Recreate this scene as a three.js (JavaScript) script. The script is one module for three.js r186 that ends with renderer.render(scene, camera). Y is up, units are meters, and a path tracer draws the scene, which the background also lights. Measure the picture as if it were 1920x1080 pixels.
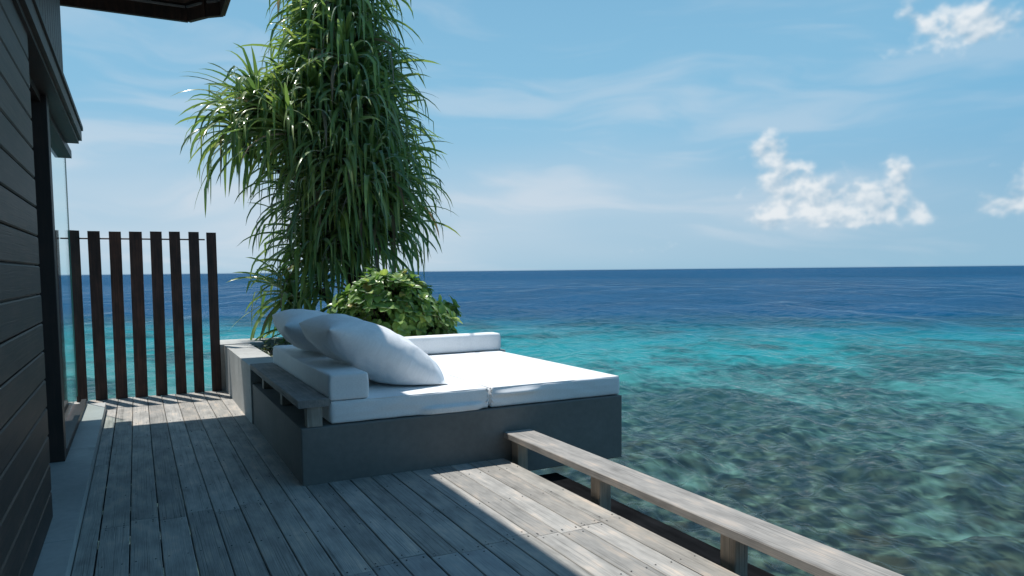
import * as THREE from 'three';
import { mergeGeometries } from 'three/addons/utils/BufferGeometryUtils.js';
import { ImprovedNoise } from 'three/addons/math/ImprovedNoise.js';

// ---------------------------------------------------------------- camera, sky, sun, exposure
const scene = new THREE.Scene();
const renderer = new THREE.WebGLRenderer({ antialias: true });
renderer.setSize(1024, 576);
renderer.toneMapping = THREE.LinearToneMapping;
renderer.toneMappingExposure = 1.0;
renderer.shadowMap.enabled = true;

const camera = new THREE.PerspectiveCamera(2 * Math.atan(600 / 1370) * 180 / Math.PI, 1920 / 1200, 0.05, 40000);
{ // the lens: level line, heading and tilt found from the boards and the horizon; the frame is cropped a little at its bottom
  const m = new THREE.Matrix4().set(
    0.889475, 0.03956887, -0.45526753, 0,
    -0.0099217, 0.9976816, 0.06732751, 1.4,
    0.45687611, -0.05536912, 0.88780543, 0,
    0, 0, 0, 1);
  camera.position.set(0, 1.4, 0);
  camera.quaternion.setFromRotationMatrix(m);
  camera.setViewOffset(1920, 1200, 0, 0, 1920, 1080);
  camera.updateProjectionMatrix();
}
const SUN = new THREE.Vector3(-0.71, 4.2, -1.5).normalize();
const sun = new THREE.DirectionalLight(new THREE.Color(1.0, 0.968, 0.915), 4.6);
sun.position.copy(SUN).multiplyScalar(40);
sun.castShadow = true;
Object.assign(sun.shadow.camera, { left: -14, right: 14, top: 14, bottom: -14, near: 1, far: 90 });
sun.shadow.mapSize.set(2048, 2048);
scene.add(sun); scene.add(sun.target);

// ---------------------------------------------------------------- small helpers
const perlin = new ImprovedNoise();
const N = (x, y = 0, z = 0) => perlin.noise(x, y, z);
const fbm = (x, y, z, o = 4, g = 0.5) => { let a = 1, s = 0, t = 0; for (let i = 0; i < o; i++) { s += a * N(x, y, z); t += a; x = x * 2.03 + 7.1; y = y * 2.03 + 3.7; z = z * 2.03 + 1.9; a *= g; } return s / t; };
let seed = 20240;
const rnd = () => { seed = (seed * 1664525 + 1013904223) >>> 0; return seed / 4294967296; };
const rr = (a, b) => a + (b - a) * rnd();
const clamp = (x, a = 0, b = 1) => Math.min(b, Math.max(a, x));
const mix = (a, b, t) => a + (b - a) * t;
const ss = (a, b, x) => { const t = clamp((x - a) / (b - a)); return t * t * (3 - 2 * t); };
const lin = (c) => (c /= 255) <= 0.04045 ? c / 12.92 : ((c + 0.055) / 1.055) ** 2.4;
const srgb = (r, g, b) => [lin(r), lin(g), lin(b)];
const mix3 = (a, b, t) => [mix(a[0], b[0], t), mix(a[1], b[1], t), mix(a[2], b[2], t)];

// ---------------------------------------------------------------- the sky: air, thin high cloud, a few cumulus low over the sea
{
  const W = 4096, H = 2048, data = new Float32Array(W * H * 4);
  const cum = [ // azimuth, elevation, half width, half height, strength
    [47.3, 6.9, 1.7, 1.9, 1.0], [45.9, 8.6, 0.7, 0.8, 0.8], [47.9, 5.0, 2.6, 1.2, 0.75], [51.6, 4.3, 1.4, 1.5, 0.95], [53.0, 3.9, 1.9, 1.0, 0.95], [54.9, 5.7, 0.9, 1.5, 0.95], [50.5, 3.2, 4.6, 0.9, 0.55], [46.2, 3.2, 1.0, 0.9, 0.6], [56.2, 3.6, 0.6, 0.8, 0.7],
    [56.4, 16.2, 1.6, 1.5, 0.92], [58.0, 14.6, 2.0, 0.9, 0.7], [60.2, 15.1, 1.5, 1.0, 0.8], [45.8, 17.6, 1.3, 0.9, 0.18], [42.0, 18.4, 0.5, 1.5, 0.08],
    [61.2, 3.9, 1.3, 1.0, 0.75], [62.4, 6.3, 0.7, 0.7, 0.6], [64.5, 4.6, 2.2, 1.7, 0.85], [38.7, 1.9, 1.3, 0.5, 0.38], [41.8, 2.0, 1.3, 0.5, 0.36], [35.5, 1.6, 1.6, 0.4, 0.22],
    [75, 6, 3, 2, 0.9], [82, 5, 4, 1.6, 0.8], [96, 7, 3.4, 2.2, 0.9], [118, 5, 5, 2, 0.85], [141, 6, 4, 2.4, 0.9], [166, 5, 5, 1.8, 0.8], [-35, 5, 4, 1.6, 0.8], [-62, 6, 4, 2.2, 0.9], [-95, 5, 5, 2, 0.85], [-130, 6, 4, 2, 0.9],
  ];
  const hazeNear = srgb(184, 209, 226), hazeFar = srgb(150, 190, 214), midNear = srgb(138, 192, 224), midFar = srgb(97, 169, 211), high = srgb(70, 134, 184), highFar = srgb(64, 132, 182);
  const below = srgb(70, 110, 150);
  for (let row = 0; row < H; row++) {
    const el = ((row + 0.5) / H - 0.5) * 180, ce = Math.cos(el * Math.PI / 180), se = Math.sin(el * Math.PI / 180);
    for (let col = 0; col < W; col++) {
      const k = (row * W + col) * 4;
      if (el < -1) { data[k] = below[0]; data[k + 1] = below[1]; data[k + 2] = below[2]; data[k + 3] = 1; continue; }
      const th = ((col + 0.5) / W - 0.5) * 2 * Math.PI, dx = Math.cos(th) * ce, dz = Math.sin(th) * ce;
      const az = Math.atan2(dx, -dz) * 180 / Math.PI;
      const cs = dx * SUN.x + se * SUN.y + dz * SUN.z, near = ss(-0.02, 0.38, cs); // whiter towards the sun
      const e = Math.max(el, 0);
      let c = mix3(mix3(hazeFar, hazeNear, near), mix3(midFar, midNear, near), ss(0, 13, e));
      c = mix3(c, mix3(highFar, high, near), ss(9, 45, e));
      c = mix3(c, srgb(146, 190, 214), 0.4 * Math.exp(-e * 1.1));
      const glow = Math.pow(clamp(cs), 6) * 0.5; c = [c[0] + glow * 0.5, c[1] + glow * 0.5, c[2] + glow * 0.5];
      // thin streaks of high cloud; noise is taken on the sphere, flattened so that streaks lie level
      if (el < 70) {
        const wx = fbm(dx * 3 + 5, se * 9, dz * 3, 3) * 0.8;
        const st = fbm(dx * 4.2 + wx, se * 30 + wx * 3.0 + dx * 3, dz * 4.2 + 11, 5, 0.55), lay = fbm(dx * 2.2 + 3, se * 11 + 2, dz * 2.2 + 8, 3);
        let ci = ss(-0.05, 0.6, st + lay * 0.9 + near * 0.12) * (0.46 - 0.26 * ss(6, 22, e));
        ci *= mix(0.55, 1, ss(0.1, 0.4, cs));
        ci += 0.34 * ss(-0.2, 0.35, lay + near * 0.2) * Math.exp(-((e - 4.5) ** 2) / 18) * near;
        c = mix3(c, srgb(212, 222, 232), clamp(ci, 0, 0.75));
      }
      // cumulus
      if (el < 24) {
        let d = 0;
        for (const q of cum) {
          const da = az - q[0]; if (Math.abs(da) > 10) continue;
          const u = da / q[2] / 1.25, v = (el - q[1]) / q[3] / 1.2; d += q[4] * Math.exp(-0.85 * (u * u + v * v * (v < 0 ? 1.7 : 0.9)));
        }
        if (d > 0.06) {
          const wob = fbm(dx * 14, se * 16, dz * 14, 3) * 0.35;
          const dens = (ox, oy) => fbm(dx * 32 + wob + ox, se * 38 + wob + oy, dz * 32, 5, 0.5);
          const n1 = dens(0, 0), den = Math.min(d, 1.2) * 1.15 + n1 * 1.5 - 0.46, a = ss(0.0, 1.0, den) * 0.84 * (1 - 0.35 * Math.exp(-e / 3.2));
          const shade = clamp(0.52 + (n1 - dens(-0.3, 0.42)) * 1.15 + (n1 - dens(-0.1, 0.14)) * 0.8 + 0.14 * ss(0.3, 0.8, den));
          c = mix3(c, mix3(srgb(165, 192, 212), srgb(243, 245, 246), shade), a);
        }
      }
      data[k] = c[0]; data[k + 1] = c[1]; data[k + 2] = c[2]; data[k + 3] = 1;
    }
  }
  const t = new THREE.DataTexture(data, W, H, THREE.RGBAFormat, THREE.FloatType);
  t.mapping = THREE.EquirectangularReflectionMapping; t.minFilter = t.magFilter = THREE.LinearFilter; t.needsUpdate = true;
  scene.background = t; scene.environment = t;
}

// ---------------------------------------------------------------- textures and materials
function tex(w, h, f, isColor, rep) { // f(u, v) -> [r, g, b] in 0..1 (sRGB when a colour) or a number
  const d = new Uint8Array(w * h * 4);
  for (let y = 0; y < h; y++) for (let x = 0; x < w; x++) {
    const r = f((x + 0.5) / w, (y + 0.5) / h), k = (y * w + x) * 4;
    if (typeof r === 'number') d[k] = d[k + 1] = d[k + 2] = clamp(r) * 255; else { d[k] = clamp(r[0]) * 255; d[k + 1] = clamp(r[1]) * 255; d[k + 2] = clamp(r[2]) * 255; }
    d[k + 3] = 255;
  }
  const t = new THREE.DataTexture(d, w, h); t.wrapS = t.wrapT = THREE.MirroredRepeatWrapping;
  t.magFilter = THREE.LinearFilter; t.minFilter = THREE.LinearMipmapLinearFilter; t.generateMipmaps = true;
  if (isColor) t.colorSpace = THREE.SRGBColorSpace;
  if (rep) t.repeat.set(rep, rep);
  t.needsUpdate = true; return t;
}
// weathered boards: u runs across 0.6 m, v along 3 m
const grain = (u, v) => { const x = u * 0.6, y = v * 3; const w = fbm(x * 6, y * 0.8, 4, 3) * 0.02; return [fbm((x + w) * 90, y * 1.6, 1, 4, 0.6), fbm((x + w) * 330, y * 5, 2, 3, 0.6), fbm(x * 9, y * 3.2, 3, 4, 0.6), N((x + w) * 160, y * 0.9, 9)]; };
const greyWoodMap = tex(768, 2048, (u, v) => {
  const [a, b, c, s] = grain(u, v);
  let t = 0.80 + a * 0.11 + b * 0.13 + c * 0.26 - 0.12 * ss(0.30, 0.52, s) - 0.10 * ss(0.25, 0.5, fbm(u * 2.2, v * 5, 6, 4, 0.6));
  const warm = ss(0.0, 0.5, c + a * 0.4);
  return [t * mix(0.985, 1.03, warm), t * mix(0.99, 0.985, warm), t * mix(0.985, 0.94, warm)];
}, true);
const greyWoodBump = tex(768, 2048, (u, v) => { const [a, b, c, s] = grain(u, v); return 0.5 + a * 0.3 + b * 0.3 - 0.35 * ss(0.28, 0.5, s); }, false);
const greyWoodRough = tex(256, 512, (u, v) => 0.74 + 0.3 * fbm(u * 3, v * 7, 5, 4), false);
const darkWoodMap = tex(512, 1024, (u, v) => {
  const [a, b, c] = grain(u, v); const t = 0.72 + a * 0.42 + b * 0.26 + c * 0.42;
  return [t * 1.0, t * 0.97, t * 0.95];
}, true);
const concreteMap = tex(1024, 1024, (u, v) => { const x = u * 4, y = v * 4; const t = 0.86 + fbm(x * 1.6, y * 1.6, 1, 5, 0.6) * 0.15 + fbm(x * 24, y * 24, 2, 3) * 0.06 - 0.10 * ss(0.2, 0.6, fbm(x * 5, y * 0.9, 7, 3)); return [t, t, t * 0.99]; }, true);
const concreteBump = tex(1024, 1024, (u, v) => 0.5 + 0.3 * fbm(u * 200, v * 200, 3, 3) + 0.35 * fbm(u * 12, v * 12, 5, 3), false);
const weave = tex(512, 512, (u, v) => 0.5 + 0.16 * Math.sin(u * 512 * Math.PI / 2) * Math.sin(v * 512 * Math.PI / 2) + 0.35 * fbm(u * 9, v * 9, 2, 4), false);
const fabricMap = tex(512, 512, (u, v) => { const t = 0.975 + 0.05 * fbm(u * 5, v * 5, 8, 4) + 0.04 * fbm(u * 80, v * 80, 1, 2); return [t, t, t]; }, true);
const barkMap = tex(256, 512, (u, v) => { const ring = 0.5 + 0.5 * Math.sin(v * 90 + N(u * 4, v * 3) * 3); const t = 0.62 + 0.2 * fbm(u * 8, v * 30, 1, 4) + 0.18 * ring; return [t, t * 0.93, t * 0.82]; }, true);
const soilMap = tex(256, 256, (u, v) => { const t = 0.55 + 0.5 * fbm(u * 30, v * 30, 1, 4); return [t, t * 0.9, t * 0.75]; }, true);

const std = (c, rough, o = {}) => new THREE.MeshStandardMaterial({ color: new THREE.Color().setRGB(...c), roughness: rough, metalness: 0, ...o });
const phys = (c, rough, o = {}) => new THREE.MeshPhysicalMaterial({ color: new THREE.Color().setRGB(...c), roughness: rough, metalness: 0, ...o });
const M = {};
M.deck = [[0.575, 0.545, 0.505], [0.655, 0.62, 0.58], [0.50, 0.475, 0.445], [0.69, 0.655, 0.615], [0.54, 0.505, 0.465], [0.62, 0.59, 0.55]].map((c) => std(c, 1, { map: greyWoodMap, bumpMap: greyWoodBump, bumpScale: 0.0025, roughnessMap: greyWoodRough }));
M.deckWorn = [[0.52, 0.53, 0.53], [0.48, 0.485, 0.49]].map((c) => std(c, 0.62, { map: greyWoodMap, bumpMap: greyWoodBump, bumpScale: 0.0012, roughnessMap: greyWoodRough }));
M.rail = std([0.56, 0.52, 0.485], 0.8, { map: greyWoodMap, bumpMap: greyWoodBump, bumpScale: 0.0018 });
M.railPost = std([0.62, 0.54, 0.46], 0.85, { map: greyWoodMap, bumpMap: greyWoodBump, bumpScale: 0.0018 });
M.shelf = std([0.40, 0.37, 0.35], 0.8, { map: greyWoodMap, bumpMap: greyWoodBump, bumpScale: 0.002 });
M.clad = [[0.068, 0.040, 0.028], [0.082, 0.048, 0.034], [0.056, 0.034, 0.025], [0.092, 0.054, 0.038]].map((c) => std(c, 0.5, { map: darkWoodMap, bumpMap: greyWoodBump, bumpScale: 0.001 }));
M.frame = std([0.040, 0.020, 0.016], 0.5, { map: darkWoodMap });
M.roofWood = std([0.065, 0.032, 0.022], 0.6, { map: darkWoodMap });
M.trim = std([0.20, 0.20, 0.20], 0.5);
M.slat = [[0.115, 0.052, 0.035], [0.145, 0.063, 0.041], [0.092, 0.044, 0.032]].map((c) => std(c, 0.55, { map: darkWoodMap, bumpMap: greyWoodBump, bumpScale: 0.001 }));
M.beam = phys([0.012, 0.013, 0.015], 0.9, { map: darkWoodMap, specularIntensity: 0.12 });
M.steel = std([0.05, 0.05, 0.055], 0.4, { metalness: 0.8 });
M.base = std([0.225, 0.22, 0.21], 0.75, { map: concreteMap, bumpMap: concreteBump, bumpScale: 0.0012 });
M.planter = std([0.60, 0.60, 0.585], 0.8, { map: concreteMap, bumpMap: concreteBump, bumpScale: 0.0012 });
M.slab = std([0.62, 0.62, 0.61], 0.7, { map: concreteMap, bumpMap: concreteBump, bumpScale: 0.0008 });
M.fabric = phys([0.88, 0.88, 0.88], 0.9, { map: fabricMap, bumpMap: weave, bumpScale: 0.0015, sheen: 0.2 });
M.pillow = phys([0.88, 0.88, 0.885], 0.92, { map: fabricMap, bumpMap: weave, bumpScale: 0.003, sheen: 0.2 });
M.soil = std([0.05, 0.038, 0.028], 1, { map: soilMap });
M.bark = std([0.13, 0.105, 0.08], 0.9, { map: barkMap, bumpMap: barkMap, bumpScale: 0.01 });
M.strap = phys([1, 1, 1], 1, { vertexColors: true, transmission: 0.5, thickness: 0, clearcoat: 1, clearcoatRoughness: 0.2, side: THREE.DoubleSide });
M.leaf = phys([1, 1, 1], 1, { vertexColors: true, transmission: 0.5, thickness: 0, clearcoat: 0.7, clearcoatRoughness: 0.24, side: THREE.DoubleSide });
M.glass = phys([0.93, 0.98, 0.97], 0.02, { transmission: 1, thickness: 0, ior: 1.5, specularIntensity: 0.25 });
M.glassEdge = phys([0.10, 0.30, 0.27], 0.15, {});
M.nail = std([0.10, 0.10, 0.10], 0.5, { metalness: 0.6 });

// ---------------------------------------------------------------- naming and shapes
const used = {};
const numbered = (n) => { const k = used[n] = (used[n] ?? -1) + 1; return k ? `${n}_${String(k).padStart(3, '0')}` : n; };
function add(o, parent) { (parent ?? scene).add(o); o.traverse((x) => { if (x.isMesh) { x.castShadow = x.receiveShadow = true; } }); return o; }
function thing(name, label, category, pos = [0, 0, 0], group) { const o = new THREE.Group(); o.name = numbered(name); o.position.set(...pos); o.userData = { label, category }; if (group) o.userData.group = group; return add(o); }
function part(name, geo, mat, parent, pos) { const m = new THREE.Mesh(geo, mat); m.name = name; if (pos) m.position.set(...pos); return add(m, parent); }
function structure(name, label, category, group = true) { const o = new THREE.Group(); o.name = name; o.userData = { kind: 'structure', label, category }; return add(o); }

// a bar with chamfered long edges; l runs along z; the top is at y = 0 and it is centred in x, z; uv in texture metres (0.6 across, 3 along), shifted per bar
function bar(w, h, l, c = 0.003, ou = rnd() * 5, ov = rnd() * 5, endSeg = 1) {
  const x = w / 2, P = [[-x, -h + c], [-x, -c], [-x + c, 0], [x - c, 0], [x, -c], [x, -h + c], [x - c, -h], [-x + c, -h]], pos = [], uv = [], idx = [];
  let run = 0;
  for (let i = 0; i < 8; i++) {
    const a = P[i], b = P[(i + 1) % 8], d = Math.hypot(b[0] - a[0], b[1] - a[1]), n = pos.length / 3;
    for (const [p, z, r] of [[a, -l / 2, run], [b, -l / 2, run + d], [b, l / 2, run + d], [a, l / 2, run]]) { pos.push(p[0], p[1], z); uv.push(r / 0.6 + ou, z / 3 + ov); }
    idx.push(n, n + 2, n + 1, n, n + 3, n + 2); run += d;
  }
  for (const s of [-1, 1]) {
    const n = pos.length / 3;
    for (const p of P) { pos.push(p[0], p[1], s * l / 2); uv.push(p[0] / 0.6 + ou, p[1] / 0.6 + ov); }
    for (let i = 1; i < 7; i++) s > 0 ? idx.push(n, n + i + 1, n + i) : idx.push(n, n + i, n + i + 1);
  }
  const g = new THREE.BufferGeometry();
  g.setAttribute('position', new THREE.Float32BufferAttribute(pos, 3)); g.setAttribute('uv', new THREE.Float32BufferAttribute(uv, 2)); g.setIndex(idx);
  const f = g.toNonIndexed(); f.computeVertexNormals(); return f;
}
// a block between two corners with slightly chamfered edges, uv in metres over `per`
function block(x0, x1, y0, y1, z0, z1, c = 0.006, per = 4) {
  const W = x1 - x0, H = y1 - y0, D = z1 - z0, sh = new THREE.Shape();
  sh.moveTo(x0 + c, y0 + c); sh.lineTo(x1 - c, y0 + c); sh.lineTo(x1 - c, y1 - c); sh.lineTo(x0 + c, y1 - c); sh.closePath();
  const g = new THREE.ExtrudeGeometry(sh, { depth: D - 2 * c, bevelEnabled: true, bevelSize: c, bevelThickness: c, bevelSegments: 2 });
  g.translate(0, 0, z0 + c);
  return boxUV(g, per);
}
function boxUV(g, per = 4, ou = rnd() * 3, ov = rnd() * 3) {
  if (g.index) g = g.toNonIndexed();
  g.computeVertexNormals();
  const p = g.attributes.position, n = g.attributes.normal, uv = new Float32Array(p.count * 2);
  for (let i = 0; i < p.count; i += 3) {
    const a = Math.abs(n.getX(i)), b = Math.abs(n.getY(i)), d = Math.abs(n.getZ(i));
    for (let j = i; j < i + 3; j++) {
      const [u, v] = a >= b && a >= d ? [p.getZ(j), p.getY(j)] : b >= d ? [p.getX(j), p.getZ(j)] : [p.getX(j), p.getY(j)];
      uv[j * 2] = u / per + ou; uv[j * 2 + 1] = v / per + ov;
    }
  }
  g.setAttribute('uv', new THREE.BufferAttribute(uv, 2)); return g;
}
// an upholstered cushion: rounded box w x h x d standing on y = 0, its faces bulged and creased by f(p, n) -> metres
function cushion(w, h, d, r, f, step = 0.03) {
  const nx = Math.round(w / step), ny = Math.max(22, Math.round(h / (step * 0.7))), nz = Math.round(d / step);
  const g = new THREE.BoxGeometry(w, h, d, nx, ny, nz), p = g.attributes.position, n = g.attributes.normal, uv = g.attributes.uv, v = new THREE.Vector3(), q = new THREE.Vector3(), m = new THREE.Vector3();
  // pull the grid lines next to the edges closer so that the rounding is smooth
  const tight = (t, half) => { const e = half - Math.abs(t); return e < 1e-6 ? t : t; };
  for (let i = 0; i < p.count; i++) {
    v.fromBufferAttribute(p, i); m.fromBufferAttribute(n, i);
    const ax = Math.abs(m.x) > 0.5 ? [v.z, v.y] : Math.abs(m.y) > 0.5 ? [v.x, v.z] : [v.x, v.y];
    uv.setXY(i, ax[0], ax[1]);
    q.set(clamp(v.x, -w / 2 + r, w / 2 - r), clamp(v.y, -h / 2 + r, h / 2 - r), clamp(v.z, -d / 2 + r, d / 2 - r));
    v.sub(q).normalize(); m.copy(v); v.multiplyScalar(r).add(q);
    const k = f(v, m); v.addScaledVector(m, k);
    p.setXYZ(i, v.x, Math.max(v.y + h / 2, 0.0), v.z);
  }
  g.deleteAttribute('normal');
  const gi = g; // weld for smooth shading
  const key = new Map(), remap = new Int32Array(p.count), P = [], U = [];
  for (let i = 0; i < p.count; i++) { const k = `${Math.round(p.getX(i) * 4e3)},${Math.round(p.getY(i) * 4e3)},${Math.round(p.getZ(i) * 4e3)}`; let j = key.get(k); if (j === undefined) { j = P.length / 3; key.set(k, j); P.push(p.getX(i), p.getY(i), p.getZ(i)); U.push(uv.getX(i), uv.getY(i)); } remap[i] = j; }
  const o = new THREE.BufferGeometry(); o.setAttribute('position', new THREE.Float32BufferAttribute(P, 3)); o.setAttribute('uv', new THREE.Float32BufferAttribute(U, 2));
  o.setIndex(Array.from(gi.index.array, (i) => remap[i])); o.computeVertexNormals(); return o;
}
const tube = (pts, r, seg = 24, rad = 8) => new THREE.TubeGeometry(new THREE.CatmullRomCurve3(pts.map((p) => new THREE.Vector3(...p))), seg, r, rad, false);
function taperTube(pts, r0, r1, seg = 20, rad = 10, rough = 0) {
  const g = tube(pts, 1, seg, rad), p = g.attributes.position, n = g.attributes.normal;
  for (let i = 0; i <= seg; i++) for (let j = 0; j <= rad; j++) {
    const k = i * (rad + 1) + j, r = mix(r0, r1, i / seg) * (1 + rough * N(i * 0.9, (j % rad) * 0.9, r0 * 31));
    p.setXYZ(k, p.getX(k) - n.getX(k) * (1 - r), p.getY(k) - n.getY(k) * (1 - r), p.getZ(k) - n.getZ(k) * (1 - r));
  }
  g.computeVertexNormals(); return g;
}

// ---------------------------------------------------------------- the sea and its floor
const SEA = -1.8;
// patches of coral, weed and sand, and the reef edge, past which deep-water blue is painted on the floor
const reefEdge = (x, z) => { const d = 0.574 * x - 0.819 * z; return d - 55 - 10 * fbm(x * 0.025, z * 0.025, 2, 4, 0.6); }; // > 0 beyond the edge
function floorAt(x, z) {
  const e = reefEdge(x, z), far = ss(-36, -12, e);
  const bumps = Math.abs(fbm(x * 0.7, z * 0.7, 3, 4, 0.55)), heads = fbm(x * 0.3, z * 0.3, 8, 3);
  let y = SEA - 0.80 + 0.34 * ss(-0.1, 0.4, heads) + bumps * 0.28 + 0.05 * fbm(x * 3.2, z * 3.2, 5, 3);
  y = mix(y, SEA - 0.42, far * 0.8);
  return Math.min(y, SEA - 0.24);
}
function floorColor(x, z, y) {
  const e = reefEdge(x, z);
  const a = fbm(x * 0.32, z * 0.32, 21, 4, 0.6), b = fbm(x * 2.5, z * 2.5, 22, 4, 0.6), g = fbm(x * 9, z * 9, 23, 3), big = fbm(x * 0.085, z * 0.085, 27, 3);
  // living coral and weed: brown, violet grey, olive, pale tips
  let c = mix3([0.020, 0.030, 0.029], [0.060, 0.086, 0.062], ss(-0.2, 0.3, b + g * 0.7));
  c = mix3(c, [0.040, 0.034, 0.022], 0.7 * ss(0.05, 0.35, fbm(x * 1.1, z * 1.1, 31, 3)));
  c = mix3(c, [0.013, 0.016, 0.020], ss(0.0, 0.3, -b + g * 0.6));
  c = mix3(c, [0.15, 0.24, 0.17], 0.65 * ss(0.20, 0.48, b * 0.8 + g * 0.5 + a * 0.2));
  const k = 1 + g * 0.55; c = [c[0] * k, c[1] * k, c[2] * k];
  // sand; water tint painted into the floor colour, greener in shallows, bluer towards the edge
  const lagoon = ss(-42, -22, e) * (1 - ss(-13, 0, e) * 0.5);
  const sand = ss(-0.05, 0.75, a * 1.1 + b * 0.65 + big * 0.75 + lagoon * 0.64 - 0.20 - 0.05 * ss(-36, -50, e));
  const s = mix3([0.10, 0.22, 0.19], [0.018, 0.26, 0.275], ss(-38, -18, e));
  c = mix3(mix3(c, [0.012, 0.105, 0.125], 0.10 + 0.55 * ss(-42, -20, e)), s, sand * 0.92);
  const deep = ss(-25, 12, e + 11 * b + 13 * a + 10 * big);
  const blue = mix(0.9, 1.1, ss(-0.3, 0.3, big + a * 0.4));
  return mix3(c, [0.004 * blue, 0.058 * blue, 0.132 * blue], deep);  // look of deep water painted onto a floor that stays shallow
}
function fan(r0, r1, grow, da, a0, a1, f) { // a sheet of sectors whose cells grow with the distance from the deck
  const R = []; for (let r = r0; r < r1; r *= 1 + grow) R.push(r); R.push(r1);
  const na = Math.ceil((a1 - a0) / da), pos = new Float32Array(R.length * (na + 1) * 3), uv = new Float32Array(R.length * (na + 1) * 2), idx = new Uint32Array((R.length - 1) * na * 6);
  let k = 0;
  R.forEach((r, i) => { for (let j = 0; j <= na; j++) { const a = mix(a0, a1, j / na), x = r * Math.sin(a), z = -r * Math.cos(a); pos.set([x, f(x, z), z], k * 3); uv.set([x, z], k * 2); k++; } });
  k = 0;
  for (let i = 0; i < R.length - 1; i++) for (let j = 0; j < na; j++) { const a = i * (na + 1) + j, b = a + na + 1; idx.set([a, a + 1, b, a + 1, b + 1, b], k); k += 6; }
  const g = new THREE.BufferGeometry(); g.setAttribute('position', new THREE.BufferAttribute(pos, 3)); g.setAttribute('uv', new THREE.BufferAttribute(uv, 2)); g.setIndex(new THREE.BufferAttribute(idx, 1)); g.computeVertexNormals(); return g;
}
{
  const A0 = -0.55, A1 = 1.75;
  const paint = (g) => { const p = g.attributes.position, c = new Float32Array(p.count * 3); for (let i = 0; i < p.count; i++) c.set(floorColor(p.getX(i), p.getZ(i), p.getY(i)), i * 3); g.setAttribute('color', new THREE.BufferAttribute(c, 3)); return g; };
  const fl = structure('sea_floor', 'shallow reef of brown coral and pale sand seen through the water', 'sea floor');
  const mat = phys([1, 1, 1], 1, { vertexColors: true, specularIntensity: 0 });
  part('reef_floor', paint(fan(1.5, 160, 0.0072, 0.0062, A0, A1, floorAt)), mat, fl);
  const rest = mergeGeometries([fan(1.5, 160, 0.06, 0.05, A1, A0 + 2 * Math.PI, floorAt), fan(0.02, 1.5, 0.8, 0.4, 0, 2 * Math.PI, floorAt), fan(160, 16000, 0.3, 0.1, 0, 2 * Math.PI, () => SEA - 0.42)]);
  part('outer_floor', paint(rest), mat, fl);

  // waves: many crossing sines; the long ones are shape, the ripples are fine relief
  const W = []; for (let i = 0; i < 80; i++) { const L = 0.20 * Math.pow(10, Math.pow(i / 79, 1.3)), th = 2.3 + rr(-0.9, 0.9), k = 2 * Math.PI / L; W.push([k * Math.sin(th), -k * Math.cos(th), 0.0075 * Math.pow(L, 0.62) * rr(0.6, 1.3), rr(0, 6.28), L]); }
  for (let i = 0; i < 26; i++) { const L = 2.6 * Math.pow(6, i / 25), th = 2.3 + rr(-0.7, 0.7), k = 2 * Math.PI / L; W.push([k * Math.sin(th), -k * Math.cos(th), 0.0036 * L * rr(0.6, 1.3), rr(0, 6.28), L]); }
  const wave = (x, z) => { const r = Math.hypot(x, z), cell = r * 0.0085; let y = 0; for (const w of W) { const fade = 1 - ss(w[4] * 0.25, w[4] * 0.5, cell); if (fade > 0) y += fade * w[2] * Math.sin(w[0] * x + w[1] * z + w[3]); } return SEA + y * (1 - ss(180, 240, r)); };
  const T = 16, S = []; for (let i = 0; i < 90; i++) { const L = 0.14 * Math.pow(14, Math.pow(i / 89, 1.1)), th = 2.3 + rr(-1.3, 1.3); const kx = Math.round(T / L * Math.sin(th)), kz = Math.round(-T / L * Math.cos(th)), k = Math.hypot(kx, kz) || 1; S.push([kx, kz, 1 / k ** 0.9, rnd() * 6.283]); }
  const tot = Math.sqrt(S.reduce((s, w) => s + w[2] * w[2] / 2, 0));
  const rip = tex(1024, 1024, (u, v) => { let s = 0; for (const w of S) s += w[2] * Math.sin(6.28318 * (w[0] * u + w[1] * v) + w[3]); return 0.5 + s / tot * 0.15; }, false, 1 / T);
  rip.wrapS = rip.wrapT = THREE.RepeatWrapping;
  const sea = structure('sea_water', 'clear tropical sea reaching from the deck to the horizon', 'sea');
  // close by the ripples are seen one by one; far off each hides the next and less of the sky is mirrored
  const wm = (k) => phys([1, 1, 1], 0.09, { transmission: 1, thickness: 0, ior: 1.33, specularIntensity: k, bumpMap: rip, bumpScale: 0.12 });
  const ring = [[1.5, 17, 0.38], [17, 26, 0.34], [26, 40, 0.29], [40, 70, 0.22], [70, 260, 0.18]];
  for (const [a, b, k] of ring) part('water_surface', fan(a, b, 0.0075, 0.0062, A0, A1, wave), wm(k), sea);
  part('water_surface', mergeGeometries([fan(1.5, 260, 0.06, 0.05, A1, A0 + 2 * Math.PI, () => SEA), fan(0.02, 1.5, 0.8, 0.4, 0, 2 * Math.PI, () => SEA)]), wm(0.38), sea);
  part('water_surface', fan(260, 16000, 0.3, 0.1, 0, 2 * Math.PI, () => SEA), wm(0.13), sea);
}

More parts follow.
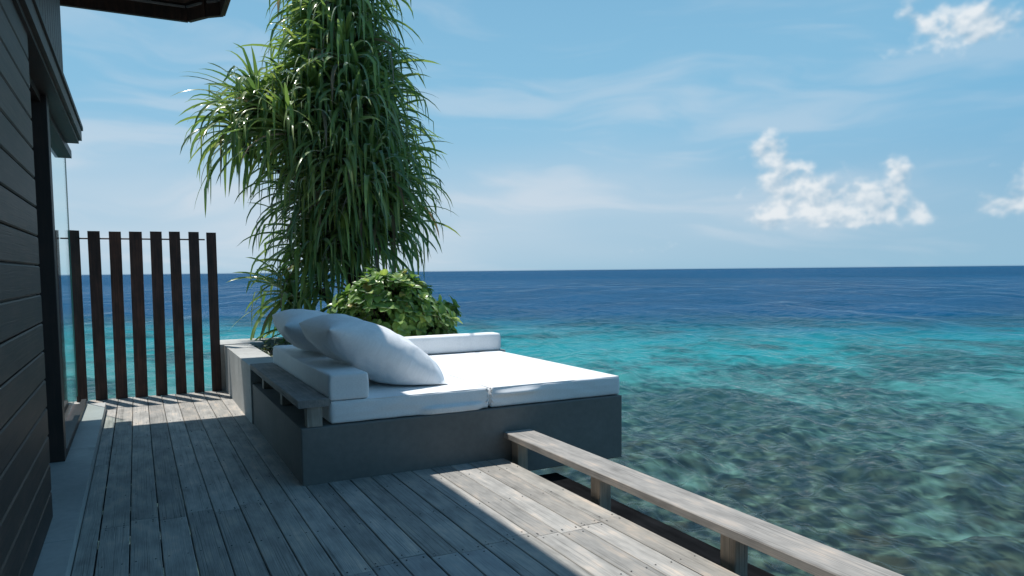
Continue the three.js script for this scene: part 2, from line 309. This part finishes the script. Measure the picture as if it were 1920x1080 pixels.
// ---------------------------------------------------------------- the deck
const deck = structure('deck', 'weathered grey timber deck of long boards', 'deck');
{
  const pitch = 0.1463, x00 = -0.231; // the gap left of board 0
  const nails = [], nailG = new THREE.CylinderGeometry(0.0042, 0.0042, 0.002, 8);
  const lay = (i, z0, z1, mat) => {
    const w = pitch - 0.0052, l = z1 - z0 - 0.004, m = part('board', bar(w, 0.028, l, 0.0035), mat, deck, [x00 + (i + 0.5) * pitch, rr(-0.0014, 0.0014), (z0 + z1) / 2]);
    m.rotation.z = rr(-0.006, 0.006);
  };
  for (let i = -8; i < 18; i++) {
    const xa = x00 + i * pitch, cuts = [-9.36];
    const covered = i >= 8 && xa > 0.93; // under the day bed platform
    const far = covered ? -4.9 : -9.36; cuts[0] = far;
    if (i < 6) cuts.push(i % 2 ? -4.62 : -4.55); 
    if (i < 6 && i % 3 === 1) cuts.push(-7.05);
    cuts.push(i >= 5 ? [-3.32, -3.36, -3.3, -3.28][i & 3] : -2.7 - (i & 1) * 0.5);
    cuts.push(-0.6 - (i % 3) * 0.4, 3.2); cuts.sort((a, b) => a - b);
    if (i === -1) { for (const [a, b] of [[-8.6, -6.1], [-6.1, -2.9], [-2.9, 3.2]]) part('board', bar(0.090, 0.028, b - a - 0.004, 0.0035), M.deck[Math.floor(rnd() * 6)], deck, [-0.281, 0, (a + b) / 2]); lay(i, -9.36, -8.62, M.deck[2]); continue; }
    if (i < 0) { if (xa < -0.36) { lay(i, -9.36, -8.62, M.deck[(i + 60) % 6]); continue; } }
    for (let s = 0; s < cuts.length - 1; s++) {
      const worn = i >= 5 && i <= 11 && cuts[s] > -3.4 && cuts[s] < -3.2;
      lay(i, cuts[s], cuts[s + 1], worn ? M.deckWorn[i & 1] : M.deck[(i * 7 + s * 5 + 60) % 6]);
      for (const z of [cuts[s] + 0.035, cuts[s + 1] - 0.035]) for (const dx of [0.03, pitch - 0.03]) nails.push([xa + dx, z]);
    }
    for (let z = -8.9; z < 0; z += 0.62) if (!(covered && z < -4.9) && xa > -0.36) for (const dx of [0.03, pitch - 0.03]) nails.push([xa + dx, z + rr(-0.006, 0.006)]);
  }
  part('nail', mergeGeometries(nails.map(([x, z]) => nailG.clone().translate(x, 0.0012, z))), M.nail, deck).userData.kind = 'stuff';
  for (let z = -9.25; z < 3.2; z += 0.62) part('joist', block(-1.4, 2.40, -0.17, -0.0335, z - 0.03, z + 0.03, 0.002), M.beam, deck);
  part('edge_beam', block(2.44, 2.83, -0.32, -0.16, -4.80, 3.2, 0.008, 3), M.beam, deck);
  part('end_beam', block(-1.4, 0.80, -0.22, -0.034, -9.42, -9.37, 0.004, 3), M.beam, deck);
}
{ // the pale floor slab of the house; its edge is the strip beside the boards
  const s = structure('floor_slab', 'pale concrete floor edge along the house wall', 'floor');
  for (const [a, b] of [[-8.6, -6.4], [-6.396, -4.2], [-4.196, -2.0], [-1.996, 3.2]]) part('slab_section', block(-4, -0.33, -0.2, 0.08, a, b, 0.004), M.slab, s);
}

// ---------------------------------------------------------------- the house
{
  const h = thing('house', 'dark timber clad villa at the left edge of the deck with deep roof overhang', 'house');
  // wall of level boards
  const w = new THREE.Group(); w.name = 'wall'; add(w, h);
  part('wall_core', block(-0.60, -0.468, 0.081, 4.2, -4.53, 3.2, 0.003), M.frame, w);
  const pb = 0.1502; let k = 0;
  for (let y = 0.10; y < 2.75; y += pb) {
    const g = bar(pb - 0.007, 0.021, 7.76, 0.006); g.rotateZ(-Math.PI / 2); // the face looks to +x
    part('board', g, M.clad[(k * 3 + (k >> 1)) % 4], w, [-0.447, y + pb / 2, -0.66]); k++;
  }
  // sliding door: posts, tracks, pane
  part('door_post', block(-0.74, -0.50, 0.081, 2.66, -6.15, -6.0, 0.004, 3), M.frame, h);
  const d = new THREE.Group(); d.name = 'glass_door'; add(d, h);
  part('pane', new THREE.BoxGeometry(0.010, 2.49, 2.68).translate(-0.60, 1.375, -7.505), M.glass, d);
  part('pane_edge', new THREE.BoxGeometry(0.012, 2.49, 0.006).translate(-0.60, 1.375, -8.849), M.glassEdge, d);
  part('bottom_track', mergeGeometries([block(-0.545, -0.50, 0.081, 0.135, -8.58, -6.16, 0.003), block(-0.70, -0.66, 0.081, 0.135, -8.58, -6.16, 0.003), block(-0.657, -0.549, 0.081, 0.092, -8.58, -6.16, 0.002)]), M.frame, d);
  part('top_track', block(-0.68, -0.535, 2.585, 2.66, -8.75, -4.5, 0.004, 3), M.frame, d);
  // canopy over the door
  const c = part('canopy', block(-1.2, -0.405, 2.665, 2.76, -8.1, 3.2, 0.005, 3), M.clad[1], h);
  part('canopy_cap', block(-1.2, -0.392, 2.763, 2.80, -8.13, 3.2, 0.004, 3), M.frame, c);
  part('canopy_soffit_board', block(-1.2, -0.43, 2.635, 2.662, -8.08, 3.2, 0.003, 3), M.frame, c);
  // inner partition and back of the room, so that the doorway is dark
  part('partition', block(-4, -0.745, 0.081, 2.63, -6.13, -6.03, 0.004, 3), M.frame, h);
  part('back_wall', block(-4.1, -4.004, 0.081, 4.1, -6.1, 3.2, 0.004, 3), M.frame, h);
  part('ceiling', block(-4, -0.61, 2.81, 2.90, -8.1, 3.2, 0.004, 3), M.roofWood, h);
  // upper wall above the canopy, of upright boards
  const u = new THREE.Group(); u.name = 'upper_wall'; add(u, h);
  for (let z = -6.82; z < -1; z += 0.16) { const g = bar(0.154, 0.04, 1.30, 0.006); g.rotateX(Math.PI / 2); g.rotateY(-Math.PI / 2); g.translate(0, 0, 0); part('board', g, M.clad[Math.floor(rnd() * 4)], u, [-0.49, 3.46, z]); }
  part('upper_wall_core', block(-0.63, -0.535, 2.905, 4.1, -6.88, 3.2, 0.004, 3), M.frame, u);
  // roof
  const poly = (inset, y0, y1, c) => {
    const P = [[-4.2, -9.05 + inset], [0.63 - inset * 0.4, -9.05 + inset], [0.80 - inset * 0.8, -8.80 + inset * 0.7], [0.95 - inset, -8.68 + inset * 0.6], [0.95 - inset, 3.4 - inset], [-4.2, 3.4 - inset]];
    const s = new THREE.Shape(P.map(([x, z]) => new THREE.Vector2(x, -z)));
    const g = new THREE.ExtrudeGeometry(s, { depth: y1 - y0, bevelEnabled: false }); g.rotateX(-Math.PI / 2); g.translate(0, y0, 0); return boxUV(g, 3);
  };
  const r = part('roof', poly(0.06, 4.42, 4.62), M.roofWood, h);
  part('soffit', poly(0.10, 4.36, 4.417), M.roofWood, r);
  // fascia boards round the edge
  const F = [[-4.2, -9.05], [0.63, -9.05], [0.80, -8.80], [0.95, -8.68], [0.95, 3.4]];
  for (let i = 0; i < F.length - 1; i++) {
    const [a, b] = [F[i], F[i + 1]], L = Math.hypot(b[0] - a[0], b[1] - a[1]), g = block(-0.025, 0.025, 4.195, 4.66, 0.003, L - 0.003, 0.004, 3);
    const f = part('fascia', g, M.roofWood, r); f.position.set(a[0], 0, a[1]); f.rotation.y = Math.atan2(b[0] - a[0], b[1] - a[1]);
    const t = part('trim', new THREE.BoxGeometry(0.02, 0.02, L - 0.06).translate(0.036 * 1, 4.345, L / 2), M.trim, r); t.position.copy(f.position); t.rotation.copy(f.rotation);
    // the trim runs along the inner side
    t.geometry.translate(-0.072, 0, 0);
  }
}

// ---------------------------------------------------------------- slat screen at the far end of the deck
{
  const s = thing('slat_screen', 'dark brown timber slat screen at the far end of the deck', 'screen', [0, 0, -9.31]);
  const SLATS = [[-0.772, 0.11, 0.5], [-0.575, 0.118, 0.75], [-0.397, 0.119, 0.02], [-0.195, 0.119, -0.03], [0.008, 0.130, 0.02], [0.217, 0.120, 0.04], [0.416, 0.116, -0.02], [0.616, 0.111, 0.03], [0.806, 0.106, 0]];
  SLATS.forEach(([x, w, tw], i) => { const g = bar(w, 0.034, 1.885, 0.004); g.rotateX(Math.PI / 2); g.rotateY(tw); const m = part('slat', g, M.slat[(i * 5 + (i >> 1)) % 3], s, [x, 0.9425 + rr(-0.006, 0.004), rr(-0.004, 0.004)]); m.rotation.z = rr(-0.005, 0.005); });
  part('rod', new THREE.CylinderGeometry(0.009, 0.009, 1.45, 10).rotateZ(Math.PI / 2).translate(0.01, 1.80, -0.017), M.steel, s);
}

// ---------------------------------------------------------------- concrete platform and planter
{
  const p = thing('concrete_platform', 'grey concrete day bed platform with planter box behind, beside the timber deck', 'platform');
  part('base', block(0.92, 3.475, -0.13, 0.38, -7.08, -4.83, 0.008), M.base, p);
  part('planter_wall', block(0.905, 1.20, -0.13, 0.545, -9.325, -7.085, 0.006), M.planter, p);
  part('planter_wall', block(0.86, 1.36, -0.13, 0.555, -9.99, -9.33, 0.006), M.planter, p);
  part('planter_wall', block(1.364, 3.60, -0.13, 0.552, -9.99, -9.72, 0.006), M.planter, p);
  part('planter_wall', block(3.30, 3.55, -0.13, 0.54, -9.716, -7.085, 0.006), M.planter, p);
  part('planter_wall', block(1.204, 3.296, -0.13, 0.53, -7.36, -7.085, 0.006), M.planter, p);
  const so = new THREE.PlaneGeometry(2.094, 2.352, 60, 56); so.rotateX(-Math.PI / 2); const q = so.attributes.position;
  for (let i = 0; i < q.count; i++) q.setY(i, 0.44 + 0.03 * fbm(q.getX(i) * 3, q.getZ(i) * 3, 1, 4) );
  so.computeVertexNormals(); so.translate(2.25, 0, -8.54); part('soil', so, M.soil, p);
}
{ // plank shelf beside the mattress
  const s = thing('wooden_shelf', 'narrow weathered wooden plank shelf along the left side of the day bed', 'shelf', [1.008, 0.38, -4.83]);
  const g = bar(0.206, 0.05, 2.25, 0.004); part('plank', g, M.shelf, s, [0, 0.185, -1.125]);
  for (const z of [-0.05, -0.98, -1.90]) part('leg', block(-0.045, 0.055, 0.001, 0.134, z - 0.045, z + 0.035, 0.003, 3), M.railPost, s);
}

// ---------------------------------------------------------------- upholstery
const edgeSag = (v, n) => 0;
function creases(sd, front) { return (v, n) => {
  let k = 0.004 * fbm(v.x * 2.5 + sd, v.y * 4, v.z * 2.5, 3) + 0.0022 * fbm(v.x * 9, v.y * 14 + sd, v.z * 9, 3);
  if (Math.abs(n.z) > 0.6 || Math.abs(n.x) > 0.6) k += 0.006 * Math.cos(clamp(v.y / 0.16, -0.5, 0.5) * Math.PI) + front(v, n);
  return k;
}; }
{
  const mt = (name, label, x0, x1, sd, front) => { const t = thing(name, label, 'mattress', [(x0 + x1) / 2, 0.383, -5.975]); const g = cushion(x1 - x0, 0.153, 2.23, 0.022, creases(sd, front), 0.018); part('cover', g, M.fabric, t);
    const w = (x1 - x0) / 2 - 0.008, L = 1.115 - 0.008, loop = (y) => { const P = []; const c = 0.02; for (const [a, b] of [[-w, -L], [w, -L], [w, L], [-w, L]]) P.push([a, y, b]); const gs = []; for (let i = 0; i < 4; i++) gs.push(tube([P[i], [(P[i][0] + P[(i + 1) % 4][0]) / 2, y + 0.001, (P[i][2] + P[(i + 1) % 4][2]) / 2], P[(i + 1) % 4]], 0.0045, 30, 6)); return mergeGeometries(gs); };
    part('piping', loop(0.148), M.fabric, t); part('piping', loop(0.010), M.fabric, t); return t; };
  mt('mattress', 'white mattress half carrying the pillows, on the grey platform', 1.12, 2.292, 1, (v, n) => n.z > 0.6 ? 0.028 * ss(-0.012, -0.036, v.y + 0.006 * N(v.x * 9, 3)) * ss(0.02, 0.16, v.x) * ss(0.56, 0.45, v.x) + 0.006 * N(v.x * 6, v.y * 20) : 0);
  mt('mattress', 'bare white mattress half at the sea end of the grey platform', 2.304, 3.475, 7, (v, n) => n.z > 0.6 ? 0.022 * ss(-0.6, -0.45, v.x) * ss(-0.1, -0.3, v.x) * Math.exp(-(((v.y - 0.035 - v.x * 0.02) / 0.02) ** 2)) + 0.005 * N(v.x * 5 + 9, v.y * 20) : 0);
  { const q = M.fabric, at = [2.298, 0.53, -4.862]; for (const [dx, m] of [[-0.020, scene.getObjectByName('mattress')], [0.020, scene.getObjectByName('mattress_001')]]) { const P = []; for (let k = 0; k < 12; k++) P.push([at[0] + dx + 0.007 * Math.sin(k * 2.1 + dx * 90) - m.position.x, at[1] - k * 0.011 - m.position.y, at[2] + 0.002 + 0.006 * Math.sin(k * 1.7) - m.position.z]); part('gathered_seam', tube(P, 0.008, 40, 7), q, m); } }
  const b = thing('bolster', 'long white bolster cushion along the back of the day bed before the shrub', 'cushion', [2.46, 0.536, -7.205]);
  part('cover', cushion(2.10, 0.19, 0.19, 0.03, (v, n) => 0.006 * fbm(v.x * 3, v.y * 5, v.z * 5, 3) + 0.01 * Math.cos(clamp(v.y / 0.19, -0.5, 0.5) * Math.PI) * (n.z > 0.5 ? 1 : 0), 0.018), M.fabric, b);
  const a = thing('arm_cushion', 'white box cushion under the pillows beside the wooden plank', 'cushion', [1.253, 0.538, -5.99]);
  part('cover', cushion(0.268, 0.182, 2.25, 0.020, (v, n) => 0.005 * fbm(v.x * 5, v.y * 5 + 3, v.z * 3, 3) + (Math.abs(n.x) > 0.6 ? 0.006 * Math.cos(clamp(v.y / 0.18, -0.5, 0.5) * Math.PI) : 0) + (n.y > 0.6 ? -0.012 * ss(0.85, 0.3, Math.abs(v.z - 0.2)) : 0), 0.016), M.fabric, a);

  // pillows: u runs down the slope, v along the bed, both sides puffed
  function pillow(L, D, T, sd, bend) {
    const n = 72, pos = [], uv = [], idx = [];
    for (const side of [1, -1]) {
      const o = pos.length / 3;
      for (let i = 0; i <= n; i++) for (let j = 0; j <= n; j++) {
        const u = Math.sin((i / n - 0.5) * Math.PI * 0.98) / Math.sin(Math.PI * 0.49), v = Math.sin((j / n - 0.5) * Math.PI * 0.98) / Math.sin(Math.PI * 0.49);
        const pin = (t) => 1 - 0.035 * (1 - t * t); // edges draw in between the corners
        let x = u * pin(v) * L / 2, z = v * pin(u) * D / 2, puff = Math.pow(Math.max(0, 1 - Math.abs(u) ** (u < 0 ? 4.2 : 3.0)), 0.46) * Math.pow(Math.max(0, 1 - Math.abs(v) ** 3.0), 0.5);
        let y = side * T / 2 * puff * (1 + 0.18 * u);
        const cu = Math.max(Math.abs(u), Math.abs(v)), an = Math.atan2(v, u);
        const cr = Math.pow(clamp((cu - 0.45) / 0.55), 1.0) * Math.min(1, puff * 2.2); // creases gather to seams and corners
        const corner = Math.pow(Math.abs(u * v), 0.7) * (u < 0 ? 0.25 : 1);
        y += side * cr * ((u < 0 ? 0.010 : 0.020) * fbm(an * 5 + sd, cu * 1.6, side, 3) + 0.040 * corner * N(an * 11 + sd * 3, cu * 1.2, side * 2)) + side * puff * 0.045 * fbm(u * 1.7 + sd, v * 1.7, side, 3);
        x += bend.sx * (u * u) * 0; y += -bend.k * u * u - bend.k2 * Math.max(0, u) ** 3;
        pos.push(x, y, z); uv.push(x + 1, z + 1);
      }
      for (let i = 0; i < n; i++) for (let j = 0; j < n; j++) { const a = o + i * (n + 1) + j, b = a + n + 1; side > 0 ? idx.push(a, a + 1, b, a + 1, b + 1, b) : idx.push(a, b, a + 1, a + 1, b, b + 1); }
    }
    const g = new THREE.BufferGeometry(); g.setAttribute('position', new THREE.Float32BufferAttribute(pos, 3)); g.setAttribute('uv', new THREE.Float32BufferAttribute(uv, 2)); g.setIndex(idx); g.computeVertexNormals(); return g;
  }
  // lay a pillow down: turn it, then press what lies below the mattress or the box cushion flat against them
  function rest(g, pos, rot) {
    g.applyMatrix4(new THREE.Matrix4().compose(new THREE.Vector3(...pos), new THREE.Quaternion().setFromEuler(new THREE.Euler(...rot, 'YXZ')), new THREE.Vector3(1, 1, 1)));
    const p = g.attributes.position;
    for (let i = 0; i < p.count; i++) { const x = p.getX(i), top = mix(0.724, 0.542, ss(1.37, 1.43, x)), y = p.getY(i); if (y < top + 0.03) p.setY(i, top + 0.03 * Math.exp((y - top - 0.03) / 0.05) * 0.9); }
    g.translate(-pos[0], -0.54, -pos[2]); g.computeVertexNormals(); return g;
  }
  const p2 = thing('pillow', 'large white pillow nearest the deck, slumped from the box cushion onto the mattress', 'pillow', [1.635, 0.54, -5.52]);
  part('cover', rest(pillow(1.06, 0.82, 0.39, 3, { k: 0.05, k2: 0.0, sx: 0 }), [1.635, 0.775, -5.52], [0, 0.06, -0.54]), M.pillow, p2);
  const p1 = thing('pillow', 'large white pillow farther back, partly hidden behind the slumped pillow', 'pillow', [1.53, 0.54, -6.36]);
  part('cover', rest(pillow(1.04, 0.82, 0.38, 8, { k: 0.05, k2: 0.0, sx: 0 }), [1.53, 0.80, -6.36], [0.05, -0.04, -0.50]), M.pillow, p1);
}

// ---------------------------------------------------------------- low rail along the water side
{
  const r = thing('low_rail', 'low weathered timber rail along the water edge of the deck', 'rail', [2.495, 0, -4.80]);
  part('plank', bar(0.222, 0.045, 8.0, 0.004), M.rail, r, [0, 0.205, 4.0]);
  for (const z of [0.09, 1.16, 2.29, 3.42, 4.55, 5.68, 6.8]) { const g = bar(0.085, 0.10, 0.51, 0.004); g.rotateX(Math.PI / 2); g.translate(0, -0.255, -0.05); part('post', g, M.railPost, r, [0.0, 0.159, z + 0.05]); }
}

// ---------------------------------------------------------------- plants
// one strap leaf: root p, heading a, starting pitch e, length L, width w; it bends by its own weight, folded along its middle
function strap(p, a, e, L, w, droop, tw, col, kink) {
  const n = 9, pos = [], colr = [], idx = [], c = new THREE.Vector3(...p), dir = new THREE.Vector3(), side = new THREE.Vector3(), up = new THREE.Vector3();
  let pitch = e, head = a;
  for (let i = 0; i <= n; i++) {
    const t = i / n; dir.set(Math.cos(head) * Math.cos(pitch), Math.sin(pitch), Math.sin(head) * Math.cos(pitch));
    side.set(-Math.sin(head), 0, Math.cos(head)).applyAxisAngle(dir, tw * t); up.crossVectors(side, dir);
    const hw = w / 2 * (t < 0.12 ? 0.75 + t * 2 : Math.pow(1 - (t - 0.12) / 0.88, 0.62)) + 0.0006, fold = hw * 0.55 * (1 - t * 0.5);
    for (const s of [-1, 0, 1]) { pos.push(c.x + side.x * hw * s + up.x * fold * Math.abs(s), c.y + side.y * hw * s + up.y * fold * Math.abs(s), c.z + side.z * hw * s + up.z * fold * Math.abs(s)); const k = (s === 0 ? 1.12 : 1) * mix(1, 0.94, t); colr.push(col[0] * k, col[1] * k, col[2] * k); }
    c.addScaledVector(dir, L / n);
    let d = droop * (0.35 + 1.5 * t) / n; if (kink && Math.abs(t - kink) < 0.06) d += 1.1;
    pitch = Math.max(-1.52, pitch - d * (0.35 + 0.65 * Math.max(0.15, Math.cos(pitch))));
  }
  for (let i = 0; i < n; i++) for (const s of [0, 1]) { const q = i * 3 + s; idx.push(q, q + 3, q + 1, q + 1, q + 3, q + 4); }
  const g = new THREE.BufferGeometry(); g.setAttribute('position', new THREE.Float32BufferAttribute(pos, 3)); g.setAttribute('color', new THREE.Float32BufferAttribute(colr, 3)); g.setIndex(idx); g.computeVertexNormals(); return g;
}
const EYE = new THREE.Vector3(0, 1.4, 0);
function foliage(list, owner, mat, leafName, restName) { // list of { g, at }: the 300 nearest leaves as parts, the rest as one part
  list.sort((a, b) => EYE.distanceTo(a.at) - EYE.distanceTo(b.at));
  const near = list.slice(0, 300); near.forEach((o) => part(leafName, o.g, mat, owner));
  if (list.length > 300) part(restName, mergeGeometries(list.slice(300).map((o) => o.g)), mat, owner).userData.kind = 'stuff';
}
{
  const t = thing('screw_pine', 'tall screw pine with drooping strap leaves growing from the planter', 'tree');
  const tr = [[2.82, 0.40, -9.5], [2.66, 0.95, -9.52], [2.55, 1.5, -9.58], [2.55, 2.2, -9.75], [2.54, 3.1, -9.9], [2.56, 4.2, -10], [2.6, 5.3, -10]];
  part('trunk', taperTube(tr, 0.12, 0.06, 60, 14, 0.12), M.bark, t);
  for (let k = 0; k < 9; k++) { const a = k / 9 * 6.28 + rr(-0.3, 0.3), r = rr(0.22, 0.42), y = rr(0.8, 1.35); part('prop_root', taperTube([[2.60 + Math.cos(a) * 0.05, y, -9.45 + Math.sin(a) * 0.05], [2.68 + Math.cos(a) * r * 0.6, y * 0.75, -9.43 + Math.sin(a) * r * 0.4], [2.74 + Math.cos(a) * r, 0.40, -9.40 + Math.sin(a) * r * 0.6]], 0.028, 0.022, 12, 8, 0.1), M.bark, t); }
  // heads of leaves: place, leaf count, length, heading it leans to, spread
  const H = [[2.62, 5.75, -10.00, 80], [2.22, 5.45, -10.14, 70], [3.01, 5.49, -9.86, 70], [2.54, 4.86, -9.65, 80], [2.15, 4.69, -9.93, 75], [3.15, 4.80, -10.07, 75], [1.99, 4.17, -9.86, 70], [2.49, 4.21, -9.51, 85], [3.15, 4.31, -9.86, 70], [1.78, 3.62, -9.93, 70], [2.18, 3.59, -9.58, 80], [2.63, 3.60, -9.44, 85], [3.21, 3.73, -9.79, 75], [1.29, 3.57, -9.93, 85], [1.55, 3.38, -10.21, 55], [1.91, 3.04, -9.65, 75], [2.32, 2.96, -9.37, 85], [2.83, 3.00, -9.44, 85], [3.48, 3.16, -9.93, 75], [3.73, 2.79, -10.21, 55], [2.08, 2.52, -9.72, 75], [2.50, 2.44, -9.44, 80], [3.02, 2.48, -9.65, 75], [3.43, 2.31, -10.07, 55], [2.27, 2.05, -9.86, 60], [2.83, 1.98, -9.79, 60], [2.53, 4.09, -10.42, 60], [3.15, 3.64, -10.49, 60], [2.09, 3.55, -10.49, 50], [1.80, 1.20, -9.86, 46], [2.15, 1.41, -9.72, 46], [1.92, 0.79, -9.65, 34]];
  H.push([2.44, 1.95, -9.75, 50], [2.75, 1.95, -9.75, 50], [2.25, 1.85, -9.85, 45]);
  for (const q of H.slice()) if (q[1] > 1.7) H.push([q[0] + rr(-0.34, 0.34), q[1] + rr(-0.3, 0.34), q[2] + rr(-0.25, 0.3), Math.round(q[3] * 0.5)]);
  const leaves = [];
  H.forEach(([hx, y, z, n], hi) => {
    const x = hx + (hx < 2.0 && y > 2 ? 0.20 : 0) - (hx > 2.7 && y > 3.3 ? (hx - 2.7) * 0.6 : hx > 3.1 ? 0.42 : 0) + (y > 4.4 ? (2.70 - hx) * 0.5 : 0);
    const low = y < 1.5, L = low ? 0.85 : 1.0, trunkAt = low ? [2.68, 0.6, -9.5] : [2.55, Math.max(1.7, y - 1.0), -9.85];
    if (hi > 0) part('branch', taperTube([trunkAt, [(x + trunkAt[0]) / 2, (y * 0.35 + trunkAt[1] * 0.65), (z + trunkAt[2]) / 2], [x, y - 0.25, z], [x, y, z]], 0.045, 0.028, 16, 8, 0.15), M.bark, t);
    const tone = rr(0.5, 1.15);
    n = Math.round(n * 1.08);
    const ax = new THREE.Vector3((x - 2.5) * 0.5 + rr(-0.45, 0.30), 1, (z + 9.9) * 0.5 + rr(-0.35, 0.35)).normalize(), bx = new THREE.Vector3().crossVectors(ax, new THREE.Vector3(0.2, 0.1, 1)).normalize(), cx = new THREE.Vector3().crossVectors(ax, bx);
    for (let i = 0; i < n; i++) {
      const f = i / n, a = i * 2.39996 + rr(-0.3, 0.3), sp = mix(0.12, 1.95, Math.pow(f, 0.85)) + rr(-0.15, 0.15);
      const d = ax.clone().multiplyScalar(Math.cos(sp)).addScaledVector(bx, Math.sin(sp) * Math.cos(a)).addScaledVector(cx, Math.sin(sp) * Math.sin(a));
      if (!low) { d.x -= 0.20 * Math.sin(sp); d.z += 0.10 * Math.sin(sp); d.normalize(); }
      const h = Math.atan2(d.z, d.x), e = Math.asin(clamp(d.y, -0.98, 0.98));
      const len = L * mix(0.62, 1.0, Math.sin(Math.min(1, f * 1.5 + 0.2) * 1.5)) * Math.min(rr(0.7, 1.2), 1.1);
      const bright = rr(0, 1), yel = rnd() < 0.14;
      let c = mix3([0.085, 0.190, 0.042], [0.36, 0.50, 0.095], bright * tone * mix(1.15, 0.8, ss(1.6, 3.4, x))); if (yel) c = mix3(c, [0.36, 0.42, 0.08], 0.6); if (rnd() < 0.08 && f > 0.55) c = mix3([0.30, 0.22, 0.11], [0.17, 0.12, 0.07], rnd());  // sunlit left and shaded right of the crown put into leaf colour
      const off = 0.03 + 0.05 * f, py = y - 0.22 * f;
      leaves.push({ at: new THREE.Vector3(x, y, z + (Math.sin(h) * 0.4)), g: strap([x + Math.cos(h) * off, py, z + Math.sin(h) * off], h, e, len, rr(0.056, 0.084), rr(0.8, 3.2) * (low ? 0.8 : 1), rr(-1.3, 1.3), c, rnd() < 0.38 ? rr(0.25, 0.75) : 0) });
    }
  });
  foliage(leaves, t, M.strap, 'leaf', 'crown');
}
// a broad leaf, cupped along its middle and curled back: root p, direction dir, the way its face looks nor
function broad(p, dir, nor, L, w, curl, col) {
  const g = new THREE.PlaneGeometry(1, 1, 4, 5), q = g.attributes.position, c = new Float32Array(q.count * 3);
  const X = new THREE.Vector3(...dir).normalize(), Y = new THREE.Vector3(...nor); Y.addScaledVector(X, -Y.dot(X)); if (Y.lengthSq() < 1e-4) Y.set(0.3, 1, 0.1); Y.normalize(); const Z = new THREE.Vector3().crossVectors(X, Y);
  for (let i = 0; i < q.count; i++) {
    const s = q.getX(i) * 2, t = q.getY(i) + 0.5, hw = w / 2 * (t < 0.02 ? 0.12 : Math.pow(Math.sin(Math.PI * Math.pow(clamp(t * 0.94 + 0.04), 1.15)), 0.62));
    const x = t * L * (1 - 0.18 * curl * t), y = -curl * 0.5 * L * t * t + 0.30 * hw * s * s + 0.05 * hw * Math.sin(t * 9 + s * 2), z = s * hw; 
    q.setXYZ(i, p[0] + X.x * x + Y.x * y + Z.x * z, p[1] + X.y * x + Y.y * y + Z.y * z, p[2] + X.z * x + Y.z * y + Z.z * z);
    const k = s === 0 ? 1.2 : 1; c.set([col[0] * k, col[1] * k, col[2] * k], i * 3);
  }
  g.setAttribute('color', new THREE.BufferAttribute(c, 3)); g.deleteAttribute('uv'); g.computeVertexNormals(); return g;
}
{
  const b = thing('leafy_shrub', 'rounded shrub of bright green leaves in the planter behind the bolster', 'shrub');
  const leaves = [], C = new THREE.Vector3(2.575, 0.80, -7.92), up = new THREE.Vector3(0, 1, 0);
  for (let k = 0; k < 400; k++) { // shoots, each ends in a rosette of leaves
    const th = rr(0, 6.283), ph = Math.acos(rr(-0.45, 1)), rad = k % 4 ? rr(0.86, 1.04) : rr(0.4, 0.85), d = new THREE.Vector3(Math.sin(ph) * Math.cos(th), Math.cos(ph), Math.sin(ph) * Math.sin(th));
    const lump = 1 + 0.42 * N(d.x * 2.4 + 4, d.y * 2.4, d.z * 2.4);
    const p = new THREE.Vector3(C.x + d.x * 0.60 * rad * lump, C.y + (d.y * 0.55 - d.x * 0.05) * rad * lump, C.z + d.z * 0.48 * rad * lump);
    if (p.y < 0.52) p.y = 0.52 + rnd() * 0.1;
    if (k % 3 === 0) part('stem', taperTube([[mix(C.x, p.x, 0.25), 0.44, mix(C.z, p.z, 0.25)], [mix(C.x, p.x, 0.6), mix(0.44, p.y, 0.45), mix(C.z, p.z, 0.6)], [p.x, p.y, p.z]], 0.009, 0.005, 8, 5), M.bark, b);
    const n = 7 + Math.floor(rnd() * 3), A = d.clone().addScaledVector(up, 0.55).normalize(), B = new THREE.Vector3().crossVectors(A, new THREE.Vector3(0.3, 0.2, 0.9)).normalize(), D = new THREE.Vector3().crossVectors(A, B), tone = rnd();
    for (let i = 0; i < n; i++) {
      const a = i * 2.4 + k, sp = mix(0.5, 1.75, i / n) + rr(-0.15, 0.15), dir = A.clone().multiplyScalar(Math.cos(sp)).addScaledVector(B, Math.sin(sp) * Math.cos(a)).addScaledVector(D, Math.sin(sp) * Math.sin(a));
      const L = rr(0.075, 0.15), br = clamp(tone * 0.6 + rnd() * 0.5);
      let c = mix3([0.095, 0.235, 0.032], [0.27, 0.44, 0.070], br); if (rnd() < 0.10) c = [0.42, 0.54, 0.10]; if (rnd() < 0.02) c = [0.40, 0.32, 0.05];
      leaves.push({ at: p, g: broad([p.x, p.y, p.z], dir.toArray(), A.clone().addScaledVector(up, 0.3).toArray(), L, L * rr(0.56, 0.72), rr(0.3, 1.1), c) });
    }
  }
  foliage(leaves, b, M.leaf, 'leaf', 'inner_foliage');
}
{ // low leafy cover over the soil
  const gs = [];
  for (let k = 0; k < 900; k++) { const x = rr(1.22, 2.2), z = rr(-9.6, -7.45); const a = rr(0, 6.28); gs.push(broad([x, 0.45 + rr(0, 0.07), z], [Math.cos(a), rr(0.1, 0.9), Math.sin(a)], [0, 1, 0], rr(0.04, 0.08), rr(0.025, 0.04), rr(0.2, 0.9), mix3([0.06, 0.10, 0.02], [0.16, 0.19, 0.04], rnd()))); }
  const m = part('ground_cover', mergeGeometries(gs), M.leaf); m.userData = { kind: 'stuff', label: 'low yellowish green ground cover on the planter soil', category: 'ground cover' };
}

renderer.render(scene, camera);
